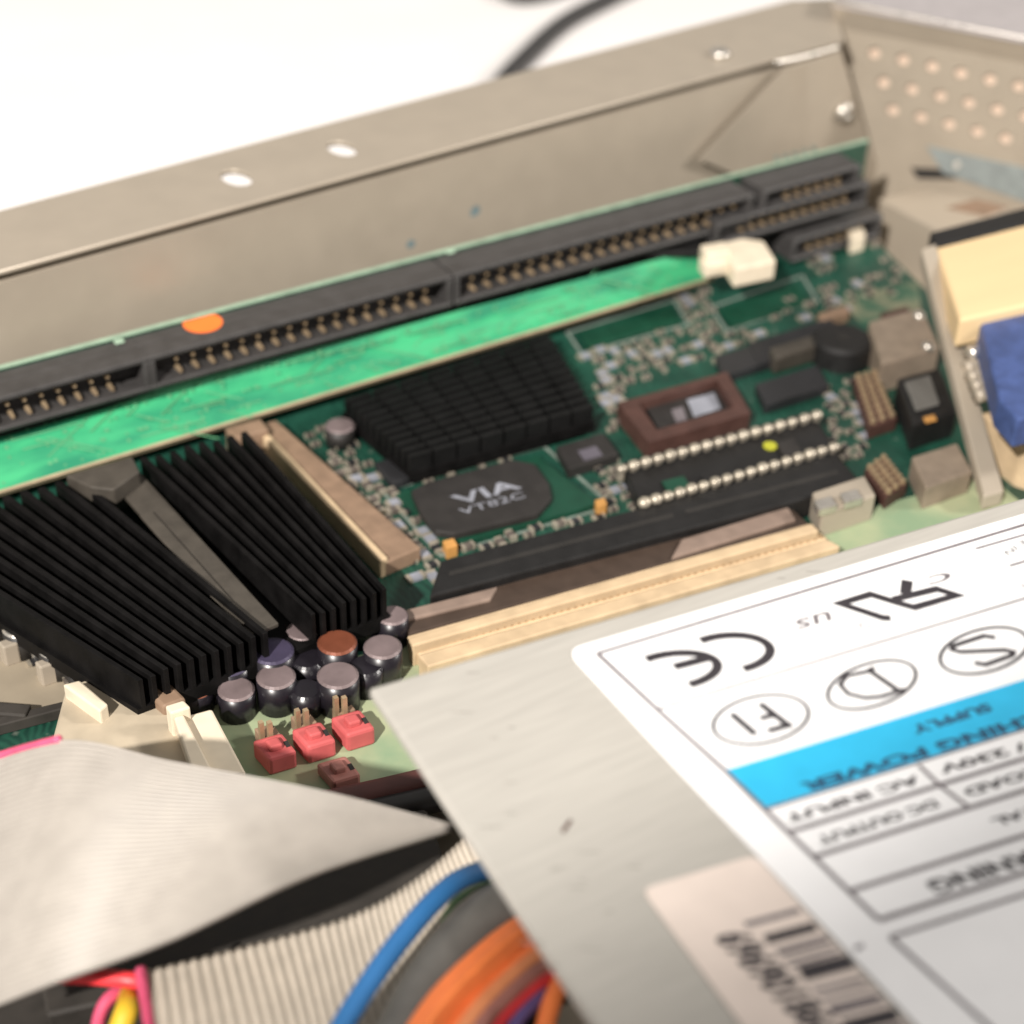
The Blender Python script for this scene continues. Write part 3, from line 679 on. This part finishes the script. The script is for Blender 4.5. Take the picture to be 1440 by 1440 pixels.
# ================================================================== red jumper caps
JL = ['red jumper cap nearest the white connector', 'middle red jumper cap of the three in a row', 'red jumper cap nearest the power supply corner', 'faded red jumper cap lying below the row of three']
for i, (x, y, mt) in enumerate(((386, 1046, 'red'), (441, 1030, 'red'), (496, 1013, 'red'), (476, 1078, 'rose'))):
    j = thing('jumper_cap', JL[i], 'jumper', P(x, y, 0.0), 'jumper caps on the board')
    z = 0.36 if i < 3 else 0.24
    prism('cap_body', [(x-32, y-5), (x+10, y-17), (x+32, y+10), (x-8, y+22)], z, 0.02, mt, j, 0.05)
    prism('cap_grip', [(x-14, y-6), (x+4, y-11), (x+12, y), (x-5, y+5)], z+0.1, z-.02, mt, j, 0.03)
    prism('cap_hole', [(x+12, y-3), (x+18, y-5), (x+23, y+3), (x+17, y+5)], z+.006, z+.002, 'darkslot', j, 0)

# ================================================================== power supply
ZP = 4.5
psu = thing('power_supply', 'grey steel power supply box with a printed white label', 'power supply', (0, -12, -1.0))
A, B, C_ = P(518, 967, ZP), P(1440, 699, ZP), P(834, 1440, ZP)
e1, e2 = (B-A).normalized(), (C_-A).normalized()
pq = [A, A+e1*15.5, A+e1*15.5+e2*13.5, A+e2*13.5]
prism_pts('steel_cover', pq, ZP-0.16, 'psu', psu, 0.05)
bq = [A+e1*4.5+e2*1.6, A+e1*15.4+e2*1.6, A+e1*15.4+e2*13.4, A+e1*4.5+e2*13.4]
prism_pts('steel_body', [p-Vector((0, 0, 0.16)) for p in bq], -1.0, 'psu', psu, 0.0)
ZL = ZP+0.002
LT = 0.015
def rounded(quad, r, n=6):
    q = [P(x, y, 0) if False else Vector((x, y, 0)) for x, y in quad]; out = []
    for i in range(len(q)):
        a, b, c = q[i-1], q[i], q[(i+1) % len(q)]
        p0 = b+(a-b).normalized()*r; p2 = b+(c-b).normalized()*r
        for k in range(n+1):
            t = k/n; pt = p0*(1-t)**2+b*2*t*(1-t)+p2*t*t; out.append((pt.x, pt.y))
    return out
lab = prism('label', rounded([(795, 914), (1640, 663), (2060, 1180), (1400, 1560)], 24), ZL+LT, ZL, 'label', psu, 0)
ZI = ZL+LT+0.001
# frame and table lines
LW = 0.05
strokes('frame_line', [([(840, 919), (1560, 702)], LW), ([(840, 919), (930, 1003), (1022, 1086), (1110, 1172), (1236, 1294)], LW*1.15),
                       ([(922, 998), (1440, 842), (1560, 806)], LW*.7)], ZI, 'greyprint', lab)
strokes('table_line', [([(1107, 1171), (1440, 1067), (1540, 1036)], LW*1.2), ([(1142, 1206), (1440, 1112), (1540, 1081)], LW*1.2), ([(1192, 1254), (1440, 1175), (1540, 1143)], LW*1.2),
                       ([(1236, 1294), (1440, 1228), (1540, 1196)], LW*1.3), ([(1292, 1076), (1322, 1105), (1363, 1136)], LW), ([(1252, 1318), (1440, 1258), (1540, 1226)], LW), ([(1252, 1318), (1400, 1452)], LW),
                       ([(1074, 1139), (1440, 1026), (1540, 995)], LW*.8), ([(1372, 772), (1480, 741)], LW*.7), ([(1420, 796), (1480, 778)], LW*.7), ([(1436, 822), (1500, 874)], LW*.4)], ZI, 'greyprint', lab)
bm = bmesh.new(); ink_poly(bm, [(1016, 1084), (1080, 1065), (1440, 956), (1560, 920), (1640, 965), (1440, 1026), (1074, 1139)], ZI-0.0005, 0.001); fin('cyan_band', bm, 'cyan', lab)
# CE mark
def arc(cx, cy, exv, eyv, a0, a1, n=22):
    return [(cx+exv[0]*math.cos(a)+eyv[0]*math.sin(a), cy+exv[1]*math.cos(a)+eyv[1]*math.sin(a)) for a in [lerp(a0, a1, k/n) for k in range(n+1)]]
CW = 0.12
strokes('ce_mark', [(arc(1022, 919, (55, -15), (27, 21), -math.pi*.56, math.pi*.52), CW),
                    (arc(946, 943, (57, -16), (27, 19), -math.pi*.56, math.pi*.52), CW), ([(948, 938), (1002, 924)], CW)], ZI, 'print', lab)
def c3(x, y): return (1140+x/4.8, 720+y/4.8)
strokes('recognised_mark', [([c3(540, 716), c3(490, 715), c3(200, 618), c3(405, 556), c3(560, 605), c3(700, 645), c3(985, 562), c3(850, 520), c3(560, 590)], 0.115), ([c3(652, 462), c3(640, 555)], 0.14)], ZI, 'print', lab)
text('us', (1166, 858), (1118, 872), (1170, 872), ZI+.002, 'greyprint', lab, 0.01)
text('c', (1338, 815), (1306, 823), (1336, 802+1), ZI+.002, 'greyprint', lab, 0.0)
strokes('registered_mark', [(arc(1211, 881, (11, -3), (5, 5), 0, 2*math.pi, 18), 0.016), ([(1208, 878), (1214, 884)], 0.016), ([(1213, 878), (1208, 882)], 0.016)], ZI, 'greyprint', lab)
def approval(cx, cy, exv, eyv, letter):
    strokes('approval_ring', [(arc(cx, cy, exv, eyv, 0, 2*math.pi, 48), 0.045)], ZI, 'print', lab)
    strokes('approval_letter', letter, ZI, 'print', lab)
def c2_(x, y): return (820+x/4, 780+y/4)
approval(1070, 1012, (67, -8), (-2, 34), [([c2_(835, 895), c2_(970, 1012)], 0.085), ([c2_(995, 838), c2_(1165, 968)], 0.085), ([c2_(1175, 955), c2_(1040, 992)], 0.08), ([c2_(1085, 900), c2_(995, 922)], 0.075)])
approval(1226, 963, (62, -13), (-3, 32), [([c3(385, 1062), c3(600, 1212)], 0.075), ([c3(430, 1050), c3(380, 1078), c3(240, 1108), c3(198, 1165), c3(255, 1228), c3(370, 1256), c3(480, 1246), c3(640, 1196)], 0.06)])
approval(1384, 915, (62, -11), (-1, 31), [([c3(1245, 848), c3(1170, 836), c3(960, 905), c3(955, 928), c3(1010, 945), c3(1310, 932), c3(1366, 945), c3(1360, 968), c3(1180, 1032), c3(1108, 1018)], 0.07)])
# words on the cyan band and in the table (all upside down from here)
text('SWITCHING POWER', (1568, 968), (1122, 1102), (1580, 980), ZI+.002, 'navy', lab, 0.045)
text('SUPPLY', (1388, 988), (1278, 1022), (1398, 999), ZI+.002, 'navy', lab, 0.045)
def cell(s, right, left, h=(11, 10), mt='print', b=0.04): text(s, right, left, (right[0]+h[0], right[1]+h[1]), ZI+.002, mt, lab, b)
cell('AC INPUT', (1288, 1090), (1100, 1147)); cell('115V / 230V', (1530, 1018), (1316, 1078))
cell('DC OUTPUT', (1312, 1124), (1146, 1178)); cell('MAX LOAD', (1540, 1052), (1352, 1110))
cell('TOTAL', (1500, 1118), (1392, 1152)); cell('WARNING', (1520, 1172), (1300, 1240), (18, 17))
cell('MADE IN', (1470, 738), (1412, 776), (6, 5), b=0)
# barcode sticker
bs = prism('barcode_sticker', rounded([(902, 1250), (1062, 1202), (1330, 1500), (1130, 1560)], 16), ZP+.012, ZP+.002, 'sticker', psu, 0)
def bp_(x, y): return (960+x/4.8, 1240+y/4.8)
bars = [((420, 292), (790, 190), .05, 'tanplastic'), ((560, 392), (900, 300), .085, 'print'), ((640, 480), (985, 385), .06, 'greyprint'), ((690, 535), (1030, 440), .03, 'greyprint'), ((725, 575), (1065, 480), .03, 'greyprint'),
        ((800, 625), (1140, 535), .125, 'print'), ((880, 735), (1220, 650), .04, 'greyprint'), ((930, 790), (1270, 700), .035, 'greyprint'), ((985, 860), (1330, 770), .06, 'greyprint'), ((1010, 895), (1370, 810), .03, 'greyprint'), ((1090, 985), (1450, 890), .12, 'print'), ((1150, 1060), (1510, 970), .05, 'greyprint'), ((1200, 1120), (1560, 1030), .09, 'print')]
for a, b, wd, mt in bars:
    strokes('bar', [([bp_(*a), bp_(*b)], wd*1.35)], ZP+.012, 'greyprint' if mt == 'tanplastic' else mt, bs)
text('6969018669', (1000, 1318), (1162, 1482), (1050, 1306), ZP+.0145, 'print', bs, 0.04)
bm = bmesh.new(); c = P(797, 1162, ZP); box_axes(bm, Vector((c.x, c.y, ZP+.004)), Vector((.085, .05, 0)), Vector((-.01, .018, 0)), Vector((0, 0, .003))); fin('rust_fleck', bm, 'brown', psu)
for k in range(22):
    px_, py_ = random.choice(((random.uniform(600, 780), random.uniform(985, 1180)), (random.uniform(720, 900), random.uniform(1150, 1380)), (random.uniform(620, 1300), 0)))
    if py_ == 0: py_ = 967-(px_-518)*0.2907+random.uniform(14, 38)
    c = P(px_, py_, ZP); l_ = random.uniform(.04, .16); d = RX.copy(); d.z = 0; d.normalize(); n_ = Vector((-d.y, d.x, 0))
    bm = bmesh.new(); vs = [bm.verts.new(Vector((c.x, c.y, ZP+.0015))+d*l_*math.cos(a)+n_*random.uniform(.006, .012)*math.sin(a)) for a in [2*math.pi*q_/8 for q_ in range(8)]]
    bm.faces.new(vs); fin('scuff', bm, 'scuff', psu)
bm = bmesh.new(); c = P(1208, 1332, ZI); box_axes(bm, Vector((c.x, c.y, ZI+.001)), Vector((.05, .0, 0)), Vector((0, .025, 0)), Vector((0, 0, .001))); fin('ink_fleck', bm, 'greyprint', lab)

# ================================================================== rear bracket and outside plugs
br = thing('port_bracket', 'narrow upright zinc strip in front of the cream and blue plugs', 'bracket', (8.5, -2, -0.5))
ta, tb, tc, td = P(1296, 350, 2.4), P(1316, 342, 2.4), P(1412, 690, 0.4), P(1384, 698, 0.4)
bm = bmesh.new(); add_hexa(bm, [p-Vector((0, 0, 0.3)) if i < 2 else p-Vector((0, 0, 0.3)) for i, p in enumerate((ta, tb, tc, td))], [ta, tb, tc, td]); bev(bm, .02, 1)
fin('strip', bm, 'zinc', br)
pl = thing('cream_plug', 'cream plastic plug block behind the zinc port bracket', 'plug', P(1400, 400, 0))
prism('plug_body', [(1316, 348), (1520, 296), (1560, 402), (1350, 450)], 2.3, 1.7, 'creamplug', pl, 0.06)
prism('dark_collar', [(1308, 326), (1520, 270), (1524, 294), (1314, 346)], 2.1, 1.8, 'slotblack', pl, 0.05)  # dark bar along the far edge of the plug
vb = thing('blue_plug', 'dark blue monitor plug with a silver thumbscrew beside the zinc bracket', 'plug', P(1420, 520, 0))
prism('plug_body', [(1378, 452), (1520, 414), (1560, 560), (1432, 590), (1405, 560)], 2.1, 1.5, 'blueplug', vb, 0.06)
prism('plug_shroud', [(1340, 452), (1384, 446), (1398, 472), (1356, 480)], 1.7, 1.2, 'w_grey', vb, 0.05)
pp = P(1362, 498, 1.6); qq = P(1388, 490, 1.6)
tube('thumbscrew', [pp, lerp(pp, qq, .5), qq], 0.16, 'bright_metal', vb)
for k in range(4):
    pp = P(1358+k*5, 518+k*13, 1.4); qq = P(1392+k*5, 508+k*13, 1.4); tube('strain_rib', [pp, lerp(pp, qq, .5), qq], 0.14, 'zinc', vb)
prism('tan_block', [(1380, 580), (1500, 556), (1520, 650), (1440, 626)], 0.9, -0.5, 'cream', br, 0.05)

# ================================================================== ribbon cables
def sheet_grid(name, top, bot, nu, nv, mt, parent=None, ridge=0.02, nr=40, along='u', thick=0.05, bulge=0.0):
    T = catmull([P(x, y, z) for x, y, z in top], 14); B_ = catmull([P(x, y, z) for x, y, z in bot], 14)
    def samp(c, t): f = t*(len(c)-1); i = min(int(f), len(c)-2); return lerp(c[i], c[i+1], f-i)
    bm = bmesh.new(); g = []
    for i in range(nu+1):
        row = []
        for j in range(nv+1):
            s, t = i/nu, j/nv; p = lerp(samp(T, s), samp(B_, s), t)
            ph = (t if along == 'u' else s)*nr
            p = p+Vector((0, 0, ridge*(abs(math.sin(math.pi*ph))-0.5)+bulge*math.sin(math.pi*t)))
            row.append(bm.verts.new(p))
        g.append(row)
    for i in range(nu):
        for j in range(nv): bm.faces.new((g[i][j], g[i+1][j], g[i+1][j+1], g[i][j+1]))
    bmesh.ops.recalc_face_normals(bm, faces=bm.faces)
    r = bmesh.ops.extrude_face_region(bm, geom=list(bm.faces))
    for v in [e for e in r['geom'] if isinstance(e, bmesh.types.BMVert)]: v.co.z -= thick
    return fin(name, bm, mt, parent, smooth=True)
rb = thing('ribbon_cable', 'wide grey ribbon cable folded in the lower left foreground', 'ribbon cable', (-11, -8, 2))
TOP = [(-60, 1085, 1.9), (88, 1040, 3.05), (240, 1070, 3.2), (450, 1112, 3.2), (632, 1160, 3.0)]
BOT = [(-60, 1432, 2.2), (60, 1384, 3.2), (240, 1318, 3.45), (440, 1226, 3.3), (634, 1164, 3.0)]
sheet_grid('flat_cable', TOP, BOT, 60, 320, 'ribbon', rb, ridge=0.06, nr=40)
tube('marked_edge', [P(x, y, z+.02) for x, y, z in ((-60, 1083, 1.92), (20, 1056, 2.6), (84, 1039, 3.05))], 0.05, 'pink', rb)
rb2 = thing('ribbon_cable', 'ridged grey ribbon cable running under the folded one to the bottom edge', 'ribbon cable', (-9, -10, 1.2))
TOP2 = [(200, 1366, 1.9), (360, 1326, 1.95), (500, 1284, 2.0), (590, 1232, 2.1), (660, 1172, 2.2)]
BOT2 = [(222, 1560, 2.2), (420, 1560, 2.2), (560, 1560, 2.0), (680, 1540, 1.8), (800, 1500, 1.8)]
sheet_grid('flat_cable', TOP2, BOT2, 240, 24, 'ribbonunder', rb2, ridge=0.03, nr=40, along='v', bulge=0.12)
tube('marked_edge', [P(x, y, z) for x, y, z in ((198, 1364, 1.95), (204, 1400, 2.05), (216, 1480, 2.2), (222, 1560, 2.25))], 0.07, 'pink', rb2)
# dark slab added where shade falls below the cables
cg = thing('drive_cage', 'dark brown steel drive cage under the ribbon cables', 'drive cage', (-11, -12, -1))
bm = bmesh.new(); q = [P(x, y, 0.3) for x, y in ((-120, 1240), (600, 1135), (760, 1600), (-200, 1640))]
add_hexa(bm, [Vector((p.x, p.y, -1)) for p in q], q); bev(bm, .05, 1); fin('cage_plate', bm, 'cage', cg)
q = [P(x, y, 0.32) for x, y in ((60, 1390), (180, 1360), (200, 1420), (70, 1450))]
bm = bmesh.new(); add_hexa(bm, [p-Vector((0, 0, .01)) for p in q], [p+Vector((0, 0, .3)) for p in q]); bev(bm, .04, 1); fin('raised_boss', bm, 'cage', cg)

# ================================================================== wires
def wire(name, label, pts, r, mt, group='wires beside the power supply'):
    o = tube(name, [P(x, y, z) for x, y, z in pts], r, mt); tag(o, label, 'wire', group); return o
wire('wire', 'single blue wire arching over the ridged ribbon cable', [(440, 1520, 2.6), (492, 1425, 2.8), (560, 1326, 3.0), (622, 1256, 3.0), (668, 1228, 2.7), (730, 1216, 2.0)], 0.125, 'w_blue')
wire('cable_sleeve', 'thick dark grey cable between the blue wire and orange wires', [(520, 1560, 2.3), (590, 1405, 2.5), (660, 1310, 2.6), (720, 1268, 2.4), (790, 1250, 1.8)], 0.30, 'w_grey')
wire('wire', 'green wire showing beside the thick dark cable', [(590, 1420, 2.1), (630, 1300, 2.5), (660, 1262, 2.4), (720, 1240, 1.9)], 0.10, 'w_green')
wire('wire', 'outermost bright orange wire of the loom', [(520, 1560, 2.7), (600, 1424, 2.95), (668, 1350, 3.0), (735, 1298, 2.7), (800, 1270, 2.0)], 0.105, 'w_orange')
wire('wire', 'second orange wire touching the outermost one', [(548, 1560, 2.75), (622, 1430, 3.0), (690, 1358, 3.0), (746, 1312, 2.7), (810, 1285, 2.0)], 0.105, 'w_orange')
wire('wire', 'third orange wire, next to the red wires', [(572, 1570, 2.65), (640, 1446, 2.9), (702, 1376, 2.9), (760, 1330, 2.6), (820, 1300, 2.0)], 0.10, 'w_orange')
wire('wire', 'upper bright red wire of the loom', [(598, 1570, 2.7), (660, 1450, 2.95), (716, 1388, 2.9), (772, 1346, 2.55), (830, 1320, 2.0)], 0.10, 'w_red')
wire('wire', 'lower red wire of the loom, above the purple one', [(640, 1560, 2.6), (692, 1446, 2.85), (742, 1392, 2.8), (784, 1366, 2.5), (840, 1340, 2.0)], 0.10, 'w_red')
wire('wire', 'thin orange wire lying on top between the outer two orange wires', [(534, 1560, 2.85), (611, 1427, 3.1), (679, 1354, 3.12), (741, 1305, 2.8), (805, 1277, 2.1)], 0.095, 'w_orange')
wire('wire', 'pale orange wire between the orange and the red wires', [(586, 1570, 2.75), (651, 1448, 3.02), (709, 1382, 3.0), (766, 1338, 2.65), (825, 1310, 2.05)], 0.09, 'w_paleorange')
wire('wire', 'pinkish red wire above the lower red one', [(612, 1570, 2.75), (670, 1450, 3.0), (724, 1390, 2.95), (778, 1352, 2.6), (834, 1326, 2.0)], 0.09, 'rose')
wire('wire', 'dark maroon wire between the two red wires', [(626, 1560, 2.5), (678, 1448, 2.7), (730, 1384, 2.7), (778, 1354, 2.4), (836, 1330, 1.9)], 0.12, 'maroon')
wire('wire', 'purple wire at the inner side of the loom', [(680, 1560, 2.4), (716, 1450, 2.7), (752, 1405, 2.7), (786, 1380, 2.4), (842, 1360, 1.9)], 0.10, 'w_purple')
wire('wire', 'short orange wire apart from the loom beside the power supply', [(748, 1560, 2.4), (768, 1440, 2.7), (784, 1392, 2.7), (800, 1370, 2.4), (850, 1350, 1.9)], 0.11, 'w_orange')
wire('wire', 'black wire behind the purple wire', [(700, 1560, 1.9), (740, 1450, 2.2), (770, 1405, 2.3), (800, 1390, 2.0), (850, 1375, 1.6)], 0.16, 'w_black')
wire('wire', 'bright red wire below the folded ribbon cable', [(60, 1372, 1.4), (130, 1373, 1.6), (200, 1380, 1.65), (250, 1385, 1.2)], 0.10, 'w_brightred')
wire('wire', 'short yellow wire end at the bottom left', [(150, 1500, 1.2), (172, 1440, 1.5), (180, 1416, 1.55), (184, 1400, 1.3)], 0.14, 'w_yellow')
wire('wire', 'pink wire curling round the yellow wire end', [(130, 1500, 1.0), (140, 1430, 1.25), (158, 1400, 1.35), (190, 1388, 1.2)], 0.08, 'pink')
wire('wire', 'dark maroon wires passing under the power supply corner', [(380, 1150, 0.1), (480, 1128, 0.15), (560, 1110, 0.15), (680, 1080, 0.1)], 0.22, 'maroon')
wire('wire', 'black wire below the maroon wire at the power supply', [(380, 1176, 0.1), (500, 1148, 0.1), (600, 1126, 0.1), (720, 1096, 0.1)], 0.2, 'w_black')
# cables lying on the table behind the case
zt = -2.35
o = tube('table_cable', [P(x, y, zt) for x, y in ((640, 220), (700, 125), (738, 82), (790, 35), (850, 2), (960, -50))], 0.30, 'w_black'); tag(o, 'black cable running across the white table behind the case', 'cable')
o = tube('table_cable', [P(x, y, zt) for x, y in ((690, -30), (722, -8), (750, -6), (790, -16), (850, -40))], 0.30, 'w_black'); tag(o, 'black cable just touching the top edge of the picture', 'cable')
